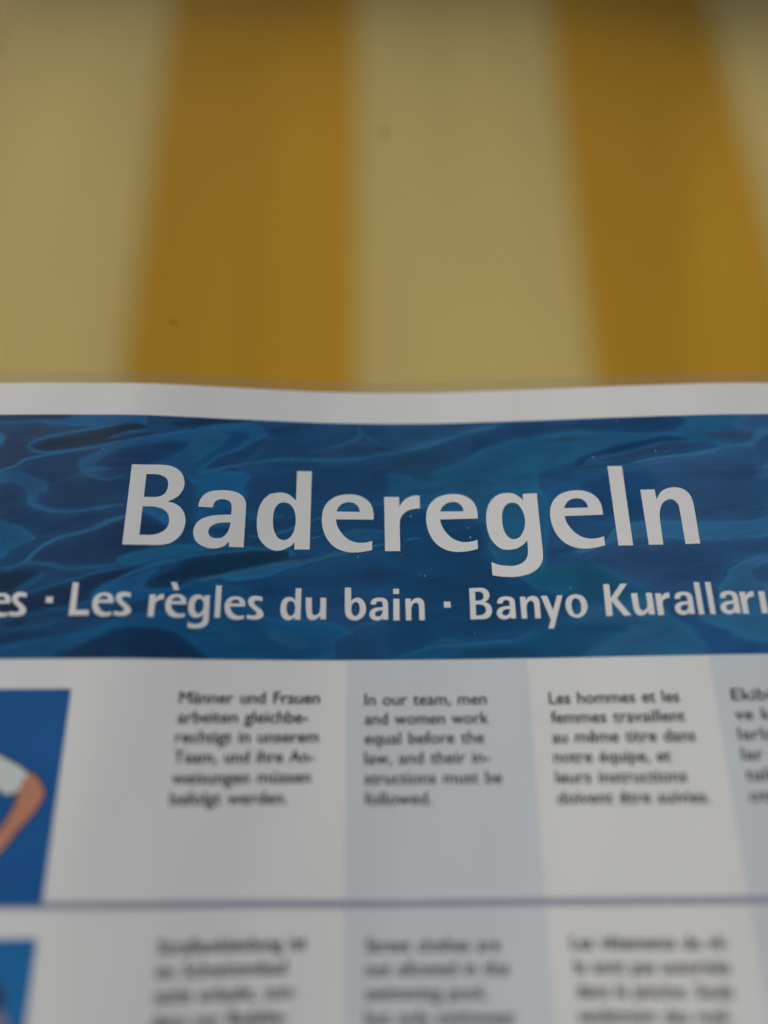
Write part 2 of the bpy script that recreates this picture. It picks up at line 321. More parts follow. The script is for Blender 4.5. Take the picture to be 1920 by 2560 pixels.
# --- banner: a photograph of water printed as one colour per point of a fine grid
BX0, BX1, BZ0, BZ1 = PX0, PX1, -58.15, 44.4
me, flat = grid_mesh("banner", BX0, BX1, BZ0, BZ1, 0.06, 0.5, 0.5)
WATER = json.loads('''[[[3,"P",[[0.6,44.0],[53.1,44.6],[31.9,38.3],[13.5,31.7],[0.4,28.9]],[33,68,98],0.6,0.0],[3,"P",[[15.7,19.8],[36.6,28.4],[44.6,32.8],[68.1,37.1],[86.7,39.1],[85.4,26.6],[73.4,22.6],[65.5,17.9],[65.9,10.8],[68.9,5.3],[65.7,-20.7],[59.7,-30.6],[43.3,-15.0],[41.1,-2.4],[15.4,5.5],[0.2,6.7],[0.3,19.9]],[28,78,108],0.8,0.0],[3,"P",[[37.1,38.2],[53.0,42.3],[87.2,44.3],[86.6,38.6],[68.1,37.1],[47.2,33.2],[39.9,32.3]],[28,56,86],0.6,0.0],[3,"S",[[0.4,28.4],[13.5,31.7],[26.6,36.1],[37.2,39.9],[53.0,43.5]],[42,86,114],0.6,1.33],[3,"P",[[0.4,27.2],[13.4,30.9],[34.7,30.2],[29.3,26.3],[19.4,23.1],[8.1,21.0],[0.3,21.0]],[28,58,84],0.6,0.0],[3,"P",[[12.6,18.2],[17.3,20.6],[21.9,19.7],[19.8,17.3]],[28,64,82],1.2,0.0],[3,"P",[[66.7,32.5],[75.6,35.6],[83.3,35.8],[82.1,34.1],[72.8,32.8]],[30,60,82],0.6,0.0],[3,"P",[[66.0,17.4],[68.2,20.6],[74.5,23.1],[76.5,18.1],[70.4,16.1]],[28,66,98],1.5,0.0],[3,"P",[[0.2,4.8],[15.3,5.0],[39.1,-2.4],[42.2,-8.8],[43.2,-17.1],[48.9,-20.3],[56.6,-26.5],[60.0,-32.6],[79.2,-34.1],[61.2,-46.2],[46.9,-49.7],[23.3,-51.7],[6.7,-57.2],[-0.4,-57.1]],[22,60,92],0.9,0.0],[3,"S",[[7.5,-9.3],[11.0,-8.5],[15.0,-8.8]],[36,84,112],0.3,0.76],[3,"P",[[67.5,11.3],[72.2,13.8],[84.5,17.8],[84.3,15.6],[75.8,10.4],[70.4,5.2]],[24,66,106],1.2,0.0],[3,"P",[[58.4,-28.1],[63.1,-23.2],[80.4,-22.2],[79.5,-31.1],[67.1,-32.8]],[22,76,100],1.5,0.0],[3,"P",[[64.2,-21.7],[72.8,-22.5],[80.4,-22.7],[79.9,-27.2],[70.1,-25.9]],[24,70,88],2,0.0],[3,"P",[[13.8,-54.0],[23.4,-49.3],[32.7,-51.4],[51.5,-51.2],[61.1,-47.6],[78.5,-40.9],[76.8,-57.8],[6.6,-57.6]],[22,68,98],0.9,0.0],[3,"S",[[6.7,-56.7],[18.5,-53.1],[32.7,-51.9],[49.2,-51.2],[61.2,-46.7]],[34,84,116],0.4,0.86],[3,"P",[[23.1,-57.4],[37.3,-53.3],[51.4,-52.7],[60.3,-58.0]],[22,58,88],0.8,0.0],[4,"P",[[79.8,38.9],[105.2,37.8],[125.2,36.4],[128.4,40.4],[122.3,44.6],[165.7,44.5],[162.6,28.5],[123.6,25.2],[98.0,19.4],[91.5,15.3],[81.2,1.6],[76.1,-0.3]],[32,80,110],0.8,0.0],[4,"P",[[70.1,44.8],[80.4,44.5],[121.3,44.7],[129.4,40.4],[120.2,36.6],[95.1,38.2],[79.8,38.9],[69.6,38.7]],[25,55,85],0.6,0.0],[4,"P",[[157.4,44.5],[165.7,44.5],[164.1,36.4],[148.6,38.8]],[46,78,114],1.5,0.0],[4,"P",[[125.5,38.2],[130.7,39.2],[136.2,38.2],[130.4,36.9]],[36,70,98],0.7,0.0],[4,"P",[[137.3,35.3],[143.6,36.6],[150.9,37.1],[164.1,36.4],[160.3,32.4],[147.5,32.3],[139.1,33.8]],[42,62,88],0.6,0.0],[4,"P",[[78.4,24.1],[86.3,27.4],[101.9,31.6],[117.3,34.0],[124.8,33.6],[130.3,32.6],[114.4,31.1],[98.9,27.8],[87.7,26.0],[84.3,22.8],[78.2,21.3]],[22,46,76],0.5,0.0],[4,"P",[[92.1,24.7],[98.9,27.2],[114.3,30.6],[129.6,31.5],[141.5,30.4],[129.1,28.4],[113.7,25.5],[101.0,23.8]],[34,58,84],0.5,0.0],[4,"S",[[78.1,20.2],[90.8,21.9],[108.5,24.0],[129.0,27.8],[144.5,29.8]],[30,56,86],0.4,0.95],[4,"S",[[85.9,23.8],[99.9,27.7],[119.4,30.9]],[40,80,108],0.4,0.48],[4,"P",[[81.2,1.6],[91.5,15.3],[102.1,20.9],[118.4,23.7],[133.7,25.5],[149.4,28.6],[162.7,29.0],[156.7,-2.7],[143.5,-4.9],[129.1,-4.1],[117.2,-2.7],[104.9,-3.9],[95.1,-4.7],[85.5,-4.3],[81.3,-2.1]],[42,72,104],0.7,0.0],[4,"P",[[82.6,15.6],[102.0,20.4],[115.0,16.6],[110.1,-1.5],[94.7,-4.7],[83.1,-4.3],[81.0,-0.5]],[28,62,98],5,0.0],[4,"S",[[103.3,22.3],[118.5,24.7],[133.8,26.3],[147.0,29.7],[163.4,32.3]],[52,92,122],0.5,1.14],[4,"S",[[141.7,31.2],[149.7,30.3],[162.8,29.5]],[50,90,120],0.4,0.76],[4,"S",[[156.9,30.8],[163.1,31.0]],[40,64,94],0.5,0.67],[4,"P",[[94.6,-5.2],[107.4,-3.0],[119.5,-3.1],[133.8,-4.5],[148.5,-4.4],[156.6,-2.9],[155.1,-10.7],[142.1,-12.6],[127.7,-12.8],[116.0,-10.8],[102.1,-11.1],[89.3,-13.8],[74.4,-18.5],[74.7,-14.9],[89.6,-11.2]],[44,88,120],0.5,0.0],[4,"S",[[139.9,-11.8],[147.5,-9.9],[155.7,-7.9]],[44,78,108],0.5,1.05],[4,"P",[[81.1,-18.2],[86.8,-14.2],[96.8,-11.0],[116.0,-11.0],[127.7,-12.6],[155.0,-11.7],[153.9,-17.3],[143.2,-20.2],[136.7,-24.6],[132.1,-29.5],[130.6,-32.9],[117.4,-34.1],[106.0,-32.3],[94.9,-26.6],[83.6,-21.8]],[40,68,100],0.6,0.0],[4,"P",[[153.8,-17.6],[144.7,-20.2],[137.7,-24.6],[133.1,-29.5],[131.0,-33.4],[131.6,-46.8],[146.9,-54.0],[151.6,-29.3],[148.7,-29.2],[146.3,-26.7],[147.8,-24.3],[153.0,-21.8]],[46,88,118],0.7,0.0],[4,"P",[[146.6,-26.5],[148.8,-23.8],[153.0,-22.1],[151.5,-29.7],[148.4,-28.7]],[44,74,104],0.5,0.0],[4,"P",[[80.3,-21.7],[92.6,-26.5],[103.7,-31.8],[113.7,-43.6],[121.7,-51.3],[125.9,-58.8],[70.7,-57.7],[71.4,-50.2]],[38,84,114],1,0.0],[4,"P",[[74.1,-21.5],[74.5,-18.0],[81.1,-18.2],[88.3,-22.9],[99.8,-29.2],[104.8,-33.8],[91.5,-36.4],[72.8,-35.9]],[26,70,96],1.2,0.0],[4,"P",[[71.8,-45.5],[90.4,-45.0],[94.6,-48.4],[87.4,-51.5],[75.3,-57.3],[70.7,-57.7]],[26,64,94],1.6,0.0],[4,"P",[[113.9,-41.7],[120.7,-42.8],[133.5,-49.2],[146.8,-54.5],[145.8,-59.5],[125.0,-59.2],[121.7,-51.3],[116.1,-45.6]],[34,70,110],0.8,0.0],[4,"P",[[122.2,-42.4],[132.4,-42.1],[149.1,-42.3],[147.1,-53.1],[133.5,-49.2]],[42,88,120],0.8,0.0],[2,"P",[[-51.1,43.0],[4.1,44.0],[3.9,26.7],[-37.7,24.8],[-55.0,19.6],[-60.1,21.6],[-49.8,36.1]],[28,64,96],1,0.0],[2,"P",[[-79.4,17.3],[-67.4,20.6],[-55.0,18.5],[-57.6,11.8],[-54.4,7.7],[-57.1,2.8],[-55.7,-13.3],[-76.9,-14.0]],[22,80,120],1,0.0],[2,"P",[[-55.9,16.8],[-45.2,22.3],[-19.8,25.8],[3.9,27.2],[3.6,8.9],[-4.5,8.9],[-24.6,6.5],[-51.3,4.6],[-56.8,7.6]],[26,60,92],1,0.0],[2,"P",[[-56.6,3.3],[-24.6,5.4],[3.6,3.5],[3.3,-13.9],[-55.6,-14.3]],[24,62,94],1,0.0],[2,"P",[[-56.5,2.3],[-51.2,2.5],[-51.1,0.4],[-56.4,0.2]],[24,66,100],1,0.0],[2,"S",[[-56.4,-0.9],[-49.1,-0.1],[-41.4,1.5]],[34,84,118],0.3,0.76],[2,"S",[[-44.5,-6.5],[-36.3,-3.7],[-29.4,-1.1],[-24.5,0.8]],[42,88,122],0.35,0.71],[2,"S",[[-56.0,-8.2],[-48.8,-7.4],[-39.2,-5.1]],[32,82,120],0.5,1.05],[2,"S",[[-39.0,-10.8],[-30.2,-8.9],[-24.8,-7.6]],[42,88,118],0.35,0.71],[2,"S",[[-16.9,-6.7],[-9.5,-5.3],[1.5,-5.0]],[34,80,114],0.8,2.0],[2,"P",[[-16.9,-8.3],[-9.5,-6.4],[0.4,-7.1],[-5.5,-9.8]],[26,66,98],0.8,0.0],[2,"S",[[-6.0,-12.1],[2.4,-10.0]],[42,86,120],0.4,0.76],[2,"S",[[-19.6,3.8],[-10.0,6.7],[2.6,7.0]],[30,78,114],0.9,2.29],[2,"P",[[-73.3,1.6],[-66.2,2.4],[-62.4,3.1],[-62.3,1.0],[-70.9,0.4]],[22,56,88],0.7,0.0],[2,"P",[[-69.0,-6.1],[-63.4,-4.0],[-62.7,-7.9],[-67.9,-8.6]],[20,58,94],1,0.0],[2,"P",[[-81.4,43.5],[-66.4,44.4],[-56.3,44.7],[-66.3,42.1],[-81.1,39.8]],[16,42,64],0.5,0.0],[2,"S",[[-81.0,38.1],[-71.2,40.7],[-61.3,42.7],[-46.1,44.3]],[30,82,116],0.5,1.43],[2,"P",[[-84.0,15.0],[-70.1,24.9],[-58.1,31.7],[-50.3,37.3],[-51.5,40.6],[-58.8,43.1],[-71.2,40.7],[-80.9,37.2]],[28,80,116],0.8,0.0],[2,"P",[[-81.6,21.0],[-72.8,28.1],[-65.9,35.8],[-71.1,38.7],[-60.1,39.6],[-57.2,36.9],[-60.7,32.1],[-70.2,26.0],[-80.4,18.4]],[17,62,100],0.8,0.0],[2,"P",[[-80.9,24.4],[-72.9,28.7],[-66.4,35.2],[-71.1,38.4],[-80.9,36.7]],[22,74,108],1,0.0],[2,"S",[[-81.2,16.7],[-67.4,21.2],[-55.2,23.9],[-37.7,26.4],[-19.9,27.0],[-7.0,28.6],[3.9,30.1],[9.1,31.2]],[36,84,114],0.5,1.62],[2,"P",[[-28.1,29.0],[-19.9,32.6],[-8.5,36.0],[4.0,33.2],[9.2,32.3],[3.9,30.7],[-9.6,28.8],[-25.0,27.4]],[31,58,84],0.5,0.0],[2,"S",[[-32.7,30.0],[-17.4,34.4],[-9.6,38.0],[-10.4,41.5],[-8.5,44.2]],[36,78,106],0.7,1.43],[2,"S",[[-10.1,40.9],[-4.3,36.9],[4.0,33.5],[9.2,32.3]],[38,78,108],0.6,1.05],[2,"P",[[-49.8,-26.2],[-33.8,-21.4],[-12.9,-15.0],[3.3,-14.4],[3.1,-30.6],[-28.7,-30.8],[-47.7,-30.1]],[24,60,92],0.9,0.0],[2,"P",[[-75.7,-29.4],[-61.9,-28.0],[-53.3,-31.2],[-49.4,-35.1],[-45.3,-42.2],[-28.5,-41.5],[-13.2,-46.3],[-19.8,-52.0],[-23.4,-57.6],[-73.4,-58.0]],[20,72,108],0.8,0.0],[2,"P",[[-45.1,-47.4],[-37.6,-48.3],[-30.5,-52.0],[-35.1,-53.9],[-42.2,-51.2]],[30,78,106],1.6,0.0],[2,"P",[[-69.9,-27.2],[-47.9,-25.7],[-33.5,-29.9],[-42.8,-35.9],[-49.5,-33.1],[-53.4,-30.3],[-61.9,-28.0]],[18,54,88],0.6,0.0],[2,"P",[[-76.9,-14.5],[-58.1,-12.4],[-47.6,-12.5],[-38.8,-13.9],[-37.3,-16.4],[-53.1,-16.8],[-76.5,-19.0]],[24,78,110],0.6,0.0],[2,"S",[[-76.7,-16.8],[-67.5,-14.7],[-55.7,-12.8]],[16,52,78],0.4,0.48],[2,"P",[[-83.7,-21.2],[-76.6,-18.3],[-65.0,-16.4],[-50.9,-14.3],[-40.8,-14.4],[-38.8,-16.4],[-43.5,-19.1],[-55.3,-20.9],[-66.7,-25.2],[-75.8,-27.9],[-84.8,-30.1]],[15,42,62],0.5,0.0],[2,"P",[[-63.9,-25.6],[-52.9,-21.3],[-36.2,-19.4],[-33.8,-20.4],[-43.3,-24.1],[-50.8,-26.2],[-62.0,-27.0]],[26,82,120],0.5,0.0],[2,"S",[[-75.8,-28.4],[-66.7,-25.7],[-56.6,-22.9],[-43.4,-20.1],[-29.0,-17.7],[-19.3,-15.6],[-12.4,-14.2]],[38,84,110],0.6,1.9],[2,"P",[[-73.9,-52.1],[-71.0,-54.8],[-68.1,-58.0],[-73.4,-58.0]],[12,38,58],1,0.0],[1,"P",[[-161.3,42.2],[-146.1,41.9],[-133.3,44.1],[-104.1,44.8],[-98.9,42.6],[-100.5,39.2],[-115.4,38.4],[-135.6,39.0],[-145.9,40.4],[-161.1,40.8]],[20,72,112],0.6,0.0],[1,"P",[[-176.9,44.3],[-161.7,44.2],[-133.4,44.4],[-137.1,42.1],[-161.3,41.9],[-176.4,42.0]],[20,44,70],0.6,0.0],[1,"P",[[-171.0,39.7],[-159.4,39.7],[-143.2,39.0],[-132.4,37.3],[-146.5,31.2],[-147.6,28.4],[-143.6,25.7],[-151.8,20.8],[-162.1,17.6]],[27,48,72],1,0.0],[1,"P",[[-163.3,36.3],[-159.2,35.7],[-157.3,32.9],[-158.3,30.2],[-162.1,29.1]],[28,78,112],1.2,0.0],[1,"P",[[-117.8,28.9],[-97.5,33.6],[-77.6,38.0],[-75.9,14.2],[-82.4,17.2],[-88.9,20.2],[-103.6,21.3],[-113.0,18.5],[-122.7,17.4],[-125.7,21.2],[-122.7,25.0]],[22,72,110],0.8,0.0],[1,"P",[[-143.6,25.7],[-117.8,28.9],[-122.7,25.0],[-125.6,20.7],[-121.6,16.4],[-103.9,14.8],[-104.2,4.7],[-118.2,1.1],[-134.2,1.6],[-140.6,5.8],[-137.7,12.2],[-148.3,17.6],[-145.2,22.9]],[17,50,80],1,0.0],[1,"S",[[-159.9,16.6],[-157.3,18.7],[-151.3,20.8],[-146.8,23.5],[-136.2,25.9],[-129.1,27.8],[-117.9,29.9],[-104.8,32.7],[-90.3,35.9],[-77.7,38.3]],[32,84,118],0.5,1.24],[1,"S",[[-110.6,40.4],[-120.4,38.1],[-135.1,35.0],[-144.6,32.0],[-147.0,29.4],[-144.4,27.0],[-137.8,26.6],[-129.1,28.1]],[32,80,112],0.4,1.05],[1,"P",[[-144.2,29.5],[-138.7,32.8],[-125.2,36.1],[-110.6,40.1],[-104.1,40.2],[-99.5,38.6],[-103.7,36.8],[-114.9,33.9],[-109.9,33.9],[-94.9,36.8],[-97.7,35.6],[-109.8,33.1],[-124.4,30.0],[-137.9,27.4],[-142.5,27.9]],[17,34,50],0.35,0.0],[1,"S",[[-115.4,33.8],[-107.6,36.0],[-98.9,37.4]],[26,80,112],0.5,0.95],[1,"P",[[-89.3,40.8],[-78.0,43.4],[-73.1,44.0],[-77.8,40.3],[-85.7,39.3]],[16,40,64],0.6,0.0],[1,"S",[[-104.6,31.2],[-115.6,27.8],[-123.1,23.9],[-123.8,20.1],[-120.5,16.9],[-112.6,14.8],[-104.0,16.4]],[24,76,112],0.9,1.62],[1,"P",[[-117.7,22.0],[-114.9,25.6],[-106.9,28.9],[-92.4,31.9],[-81.1,32.1],[-85.7,27.5],[-96.4,21.8],[-103.9,19.7],[-111.6,19.0],[-116.2,20.4]],[16,48,80],0.5,0.0],[1,"P",[[-162.1,17.6],[-157.2,18.1],[-150.9,18.6],[-144.6,15.9],[-137.4,13.7],[-137.3,10.0],[-141.1,9.0],[-140.0,4.8],[-134.2,1.6],[-142.7,3.8],[-145.8,8.0],[-146.8,11.1],[-153.3,12.2],[-161.1,12.3]],[25,70,106],1.2,0.0],[1,"S",[[-144.5,9.0],[-142.5,4.3],[-137.5,1.7],[-127.8,0.6],[-118.2,1.1],[-108.8,2.9],[-103.7,4.2]],[30,82,114],0.6,1.52],[1,"P",[[-156.2,12.3],[-148.7,11.2],[-144.6,3.8],[-130.0,-0.5],[-106.2,1.1],[-105.9,-1.5],[-119.5,-7.2],[-138.1,-10.1],[-153.9,-1.3]],[20,50,80],1,0.0],[1,"P",[[-158.7,-1.3],[-153.7,-2.4],[-147.6,-4.5],[-138.2,-9.6],[-139.7,-12.1],[-148.3,-17.5],[-155.5,-19.5]],[19,74,106],0.7,0.0],[1,"P",[[-104.4,-2.5],[-119.3,-8.7],[-131.5,-13.2],[-136.6,-17.1],[-138.0,-20.6],[-124.1,-22.1],[-110.6,-21.2],[-99.6,-16.6],[-86.0,-12.8],[-87.1,-5.2],[-96.4,-1.8]],[19,46,74],0.6,0.0],[1,"S",[[-97.7,1.2],[-104.0,-1.2],[-110.4,-3.6],[-119.4,-7.8],[-128.5,-10.8],[-133.8,-13.6],[-137.5,-17.6],[-142.5,-21.5],[-149.9,-24.9]],[34,86,116],0.6,1.71],[1,"P",[[-97.7,1.8],[-86.8,-4.1],[-87.5,4.2],[-92.6,3.0]],[26,82,122],1,0.0],[1,"P",[[-148.0,-19.5],[-142.0,-15.6],[-136.4,-12.1],[-140.2,-12.1],[-147.5,-16.5]],[16,52,78],0.8,0.0],[1,"S",[[-152.9,-23.9],[-141.1,-21.5],[-131.7,-21.6],[-122.1,-23.1],[-110.5,-22.2],[-103.7,-20.7]],[26,78,108],0.7,1.62],[1,"P",[[-104.9,-18.7],[-95.1,-14.5],[-73.9,-12.4],[-71.8,-14.3],[-73.5,-17.4],[-85.4,-19.8],[-94.4,-21.5],[-103.6,-21.6]],[22,78,112],0.8,0.0],[1,"P",[[-154.4,-25.8],[-143.0,-24.4],[-134.0,-25.0],[-137.4,-30.3],[-144.0,-32.2],[-153.2,-32.6]],[9,36,58],0.6,0.0],[1,"P",[[-130.3,-31.3],[-108.9,-24.1],[-98.0,-23.0],[-107.4,-29.0],[-113.7,-34.2],[-121.9,-38.0],[-147.2,-40.6],[-151.3,-33.1],[-139.1,-34.1]],[13,36,60],0.7,0.0],[1,"S",[[-143.0,-32.6],[-137.6,-28.8],[-132.1,-25.0]],[18,68,98],0.9,2.38],[1,"S",[[-139.3,-32.9],[-128.2,-29.4],[-117.0,-26.1],[-109.0,-23.6],[-99.0,-22.1]],[30,78,104],0.4,0.81],[1,"P",[[-113.1,-34.7],[-109.1,-30.4],[-98.5,-26.5],[-89.7,-23.3],[-93.7,-28.8],[-94.4,-30.7],[-79.9,-29.5],[-72.8,-25.9],[-70.1,-25.8],[-72.3,-33.6],[-88.3,-37.8],[-101.8,-38.0]],[20,72,110],0.7,0.0],[1,"S",[[-110.4,-30.4],[-103.1,-26.8],[-94.3,-22.9],[-85.3,-20.0],[-73.5,-16.7]],[28,80,110],0.5,1.52],[1,"S",[[-96.7,-22.0],[-90.0,-19.9],[-78.1,-17.8]],[14,48,72],0.3,0.43],[1,"P",[[-94.0,-30.3],[-88.0,-25.8],[-80.7,-20.6],[-73.4,-17.9],[-68.8,-17.8],[-68.2,-25.7],[-72.9,-25.4],[-80.0,-29.0],[-88.9,-31.1]],[13,38,60],0.6,0.0],[1,"P",[[-119.3,-43.6],[-106.3,-38.0],[-92.1,-35.5],[-75.2,-30.8],[-79.6,-33.8],[-90.5,-37.9],[-97.0,-40.8],[-105.7,-43.7]],[14,46,74],0.9,0.0],[1,"S",[[-149.6,-43.0],[-135.7,-40.7],[-121.9,-38.0],[-108.9,-35.2],[-90.8,-35.0]],[20,70,100],0.5,0.86],[1,"S",[[-148.7,-47.6],[-134.9,-46.3],[-123.9,-43.1],[-110.6,-39.9],[-101.8,-38.0]],[22,70,96],0.6,0.95],[1,"P",[[-144.6,-45.3],[-141.2,-43.5],[-136.7,-43.1],[-137.4,-44.9],[-142.2,-46.3]],[16,34,48],0.8,0.0],[1,"P",[[-150.4,-48.5],[-127.9,-47.1],[-136.2,-52.3],[-149.4,-54.0]],[12,40,66],0.8,0.0],[1,"P",[[-148.7,-58.0],[-147.6,-54.4],[-134.1,-50.9],[-114.2,-47.8],[-96.9,-41.7],[-71.8,-40.3],[-68.0,-54.3],[-82.9,-47.1],[-100.9,-46.4],[-109.4,-50.1],[-113.5,-52.9],[-121.8,-58.2]],[18,68,104],0.9,0.0],[1,"P",[[-108.5,-50.2],[-100.8,-46.7],[-83.0,-46.7],[-75.9,-50.7],[-68.7,-57.1],[-70.4,-58.0],[-121.8,-58.2],[-117.9,-54.2]],[10,42,68],0.8,0.0]],[[-161.0,-143.8],[-78.9,-71.2],[-80.9,-72.9],[3.4,2.1],[1.3,0.2],[86.6,76.2],[81.2,71.3],[164.8,145.3],[-79.9,-72.0],[2.4,1.2],[83.9,73.7]]]''')
def smooth_path(p, closed, n=4):
    c = [[q[0], q[1], 0] for q in p]
    if closed: return np.array(catmull(c, n))
    c = [[2 * c[0][0] - c[1][0], 2 * c[0][1] - c[1][1], 0]] + c + [[2 * c[-1][0] - c[-2][0], 2 * c[-1][1] - c[-2][1], 0]]
    res = []
    for i in range(1, len(c) - 2):
        p0, p1, p2, p3 = (np.array(c[j][:2]) for j in (i - 1, i, i + 1, i + 2))
        for k in range(n):
            t = k / n
            res.append(0.5 * (2 * p1 + (p2 - p0) * t + (2 * p0 - 5 * p1 + 4 * p2 - p3) * t * t + (3 * p1 - p0 - 3 * p2 + p3) * t ** 3))
    res.append(np.array(c[-2][:2])); return np.array(res)
def seg_dist(P, pts, closed):
    d = np.full(len(P), 1e9); inside = np.zeros(len(P), bool); tt = np.zeros(len(P))
    m = len(pts); L = m if closed else m - 1
    for i in range(L):
        a = pts[i]; b = pts[(i + 1) % m]; ab = b - a; q = max(1e-9, float(ab @ ab))
        t = np.clip(((P - a) @ ab) / q, 0, 1)
        dd = np.hypot(*(P - a - t[:, None] * ab).T)
        upd = dd < d; tt[upd] = (i + t[upd]) / L; d = np.minimum(d, dd)
        if closed:
            c = (a[1] > P[:, 1]) != (b[1] > P[:, 1])
            if c.any():
                xi = a[0] + (P[:, 1] - a[1]) * (ab[0]) / (ab[1] if abs(ab[1]) > 1e-9 else 1e-9)
                inside ^= c & (P[:, 0] < xi)
    return d, inside, tt
# wobble the sampling a little so that no edge is ruler-smooth
wob = flat.copy()
ph = rng.uniform(0, 6.28, 12)
for k, (fx, fz, a) in enumerate(((.09, .05, .5), (.21, .13, .28), (.05, .31, .35), (.47, .29, .12), (.8, .6, .07), (.33, .9, .07))):
    wob[:, 0] += a * np.sin(flat[:, 0] * fx + flat[:, 1] * fz * 3 + ph[k])
    wob[:, 1] += a * 0.6 * np.sin(flat[:, 0] * fx * 1.3 - flat[:, 1] * fz * 2 + ph[k + 6])
WFEAT, WEDGE = WATER
def edge(k, z):                                  # the crops' slanted limits, mm along the banner at height z
    a_, b_ = WEDGE[k]; return a_ + (b_ - a_) * np.clip((44.4 - z) / 102.5, 0, 1)
base = np.tile(np.array([18., 52., 84.]), (len(flat), 1))
t = np.clip((flat[:, 0] + 160) / 320, 0, 1)[:, None]
base = base * (1 - t) + np.array([36., 68., 100.]) * t  # greyer to the right: a soft reflection veil put into the print colour
layers = []
for crop in (1, 2, 3, 4):
    W_ = wob.copy()
    lo_e, hi_e = edge(2 * crop - 2, flat[:, 1]), edge(2 * crop - 1, flat[:, 1])
    W_[:, 0] = np.clip(W_[:, 0], lo_e, hi_e)
    near = (flat[:, 0] > lo_e - (60 if crop == 1 else 7)) & (flat[:, 0] < hi_e + (80 if crop == 4 else 7))
    colr = base.copy()
    for wc, kind, pts, c, soft, wid in WFEAT:
        if wc != crop: continue
        pp = smooth_path(pts, kind == 'P')
        mgn = soft + wid + 1
        lo, hi = pp.min(0) - mgn, pp.max(0) + mgn
        idx = np.nonzero(near & (W_[:, 0] > lo[0]) & (W_[:, 0] < hi[0]) & (W_[:, 1] > lo[1]) & (W_[:, 1] < hi[1]))[0]
        if not len(idx): continue
        d, ins, tt = seg_dist(W_[idx], pp, kind == 'P')
        if kind == 'P':
            sd_ = np.where(ins, d, -d); wgt = np.clip(0.5 + sd_ / (2 * soft), 0, 1)
        else:
            hw = wid / 2 * (0.35 + 0.65 * np.sin(np.pi * np.clip(tt, 0, 1)) ** 0.5)
            wgt = np.clip(0.5 + (hw - d) / (2 * soft), 0, 1) * np.clip(np.minimum(tt, 1 - tt) * 14 + 0.25, 0, 1)
        wgt = (wgt * wgt * (3 - 2 * wgt))[:, None]
        cv = np.array(c, float)[None, :]
        if kind == 'P':                          # brighter lip just inside each water form, deeper towards its middle
            cv = cv + np.array([2., 5., 7.]) * np.exp(-((d - 0.6) / 0.9) ** 2)[:, None] - np.array([1., 4., 5.]) * np.clip(d / 7, 0, 1)[:, None]
        colr[idx] = colr[idx] * (1 - wgt) + cv * wgt
    layers.append(colr)
colr = layers[0]
for k in range(3):
    s_ = edge(8 + k, flat[:, 1]); wgt = np.clip(0.5 + (flat[:, 0] - s_) / 7.0, 0, 1); wgt = (wgt * wgt * (3 - 2 * wgt))[:, None]
    colr = colr * (1 - wgt) + layers[k + 1] * wgt
# loose water forms towards the banner's two ends
for k in range(40):
    side = -1 if k % 2 else 1
    cx = random.uniform(160, 222) if side > 0 else random.uniform(-197, -168)
    cz = random.uniform(-58, 44); a = random.uniform(8, 22); b = random.uniform(2, 7); th = math.radians(random.uniform(5, 25))
    dx, dz = wob[:, 0] - cx, wob[:, 1] - cz
    u = (dx * math.cos(th) + dz * math.sin(th)) / a; v = (-dx * math.sin(th) + dz * math.cos(th)) / b
    r_ = np.hypot(u, v + 0.25 * np.sin(u * 2 + k)); wgt = np.clip((1.0 - r_) * b / 1.2, 0, 1)
    out_ = np.clip(((flat[:, 0] - 153) if side > 0 else (-166 - flat[:, 0])) / 6, 0, 1)
    wgt = (wgt * out_)[:, None]
    lo = np.array([14., 42, 68]) if side < 0 else np.array([38., 66, 98]); hi = np.array([26., 78, 112]) if side < 0 else np.array([46., 88, 120])  # right-hand tones carry the same reflection veil in their colour
    colr = colr * (1 - wgt) + (hi if k % 3 else lo) * wgt
for k in range(70):
    x0 = random.uniform(-195, 210); z0 = random.uniform(-56, 43); L = random.uniform(12, 45); sl = random.uniform(0.05, 0.38); cv_ = random.uniform(-0.9, 0.9)
    n_ = 9; q = np.linspace(0, 1, n_)
    pp = np.stack([x0 + L * q, z0 + L * sl * q + cv_ * 6 * q * (1 - q) * (1 if k % 3 else -1) + 0.5 * np.sin(q * 9 + k)], -1)
    lo, hi = pp.min(0) - 3, pp.max(0) + 3
    idx = np.nonzero((wob[:, 0] > lo[0]) & (wob[:, 0] < hi[0]) & (wob[:, 1] > lo[1]) & (wob[:, 1] < hi[1]))[0]
    if not len(idx): continue
    d, _i, tt = seg_dist(wob[idx], pp, False)
    wd = random.uniform(0.25, 1.1) if k % 2 else random.uniform(0.6, 2.2)
    g_ = np.exp(-(d / wd) ** 2) * np.sin(np.pi * np.clip(tt, 0, 1)) * random.uniform(0.25, 0.6)
    colr[idx] = colr[idx] + g_[:, None] * (np.array([13., 19, 20]) if k % 2 else np.array([-5., -13, -17]))
avg = colr.mean(0); colr = avg + (colr - avg) * 0.86 + np.array([0., 1., 4.])
colr = np.clip(colr, 4, 255)
cc = colr / 255
cc = np.where(cc <= 0.04045, cc / 12.92, ((cc + 0.055) / 1.055) ** 2.4) / WHITE * 0.80
sheen = 0.008
cc = np.clip(cc * 0.88 - sheen, 0.002, 1)
rgba = np.concatenate([cc, np.ones((len(cc), 1))], 1).astype(np.float32)
ca = me.color_attributes.new('print', 'FLOAT_COLOR', 'POINT'); ca.data.foreach_set('color', rgba.ravel())
banner = link("water_banner", me, m_water, poster)

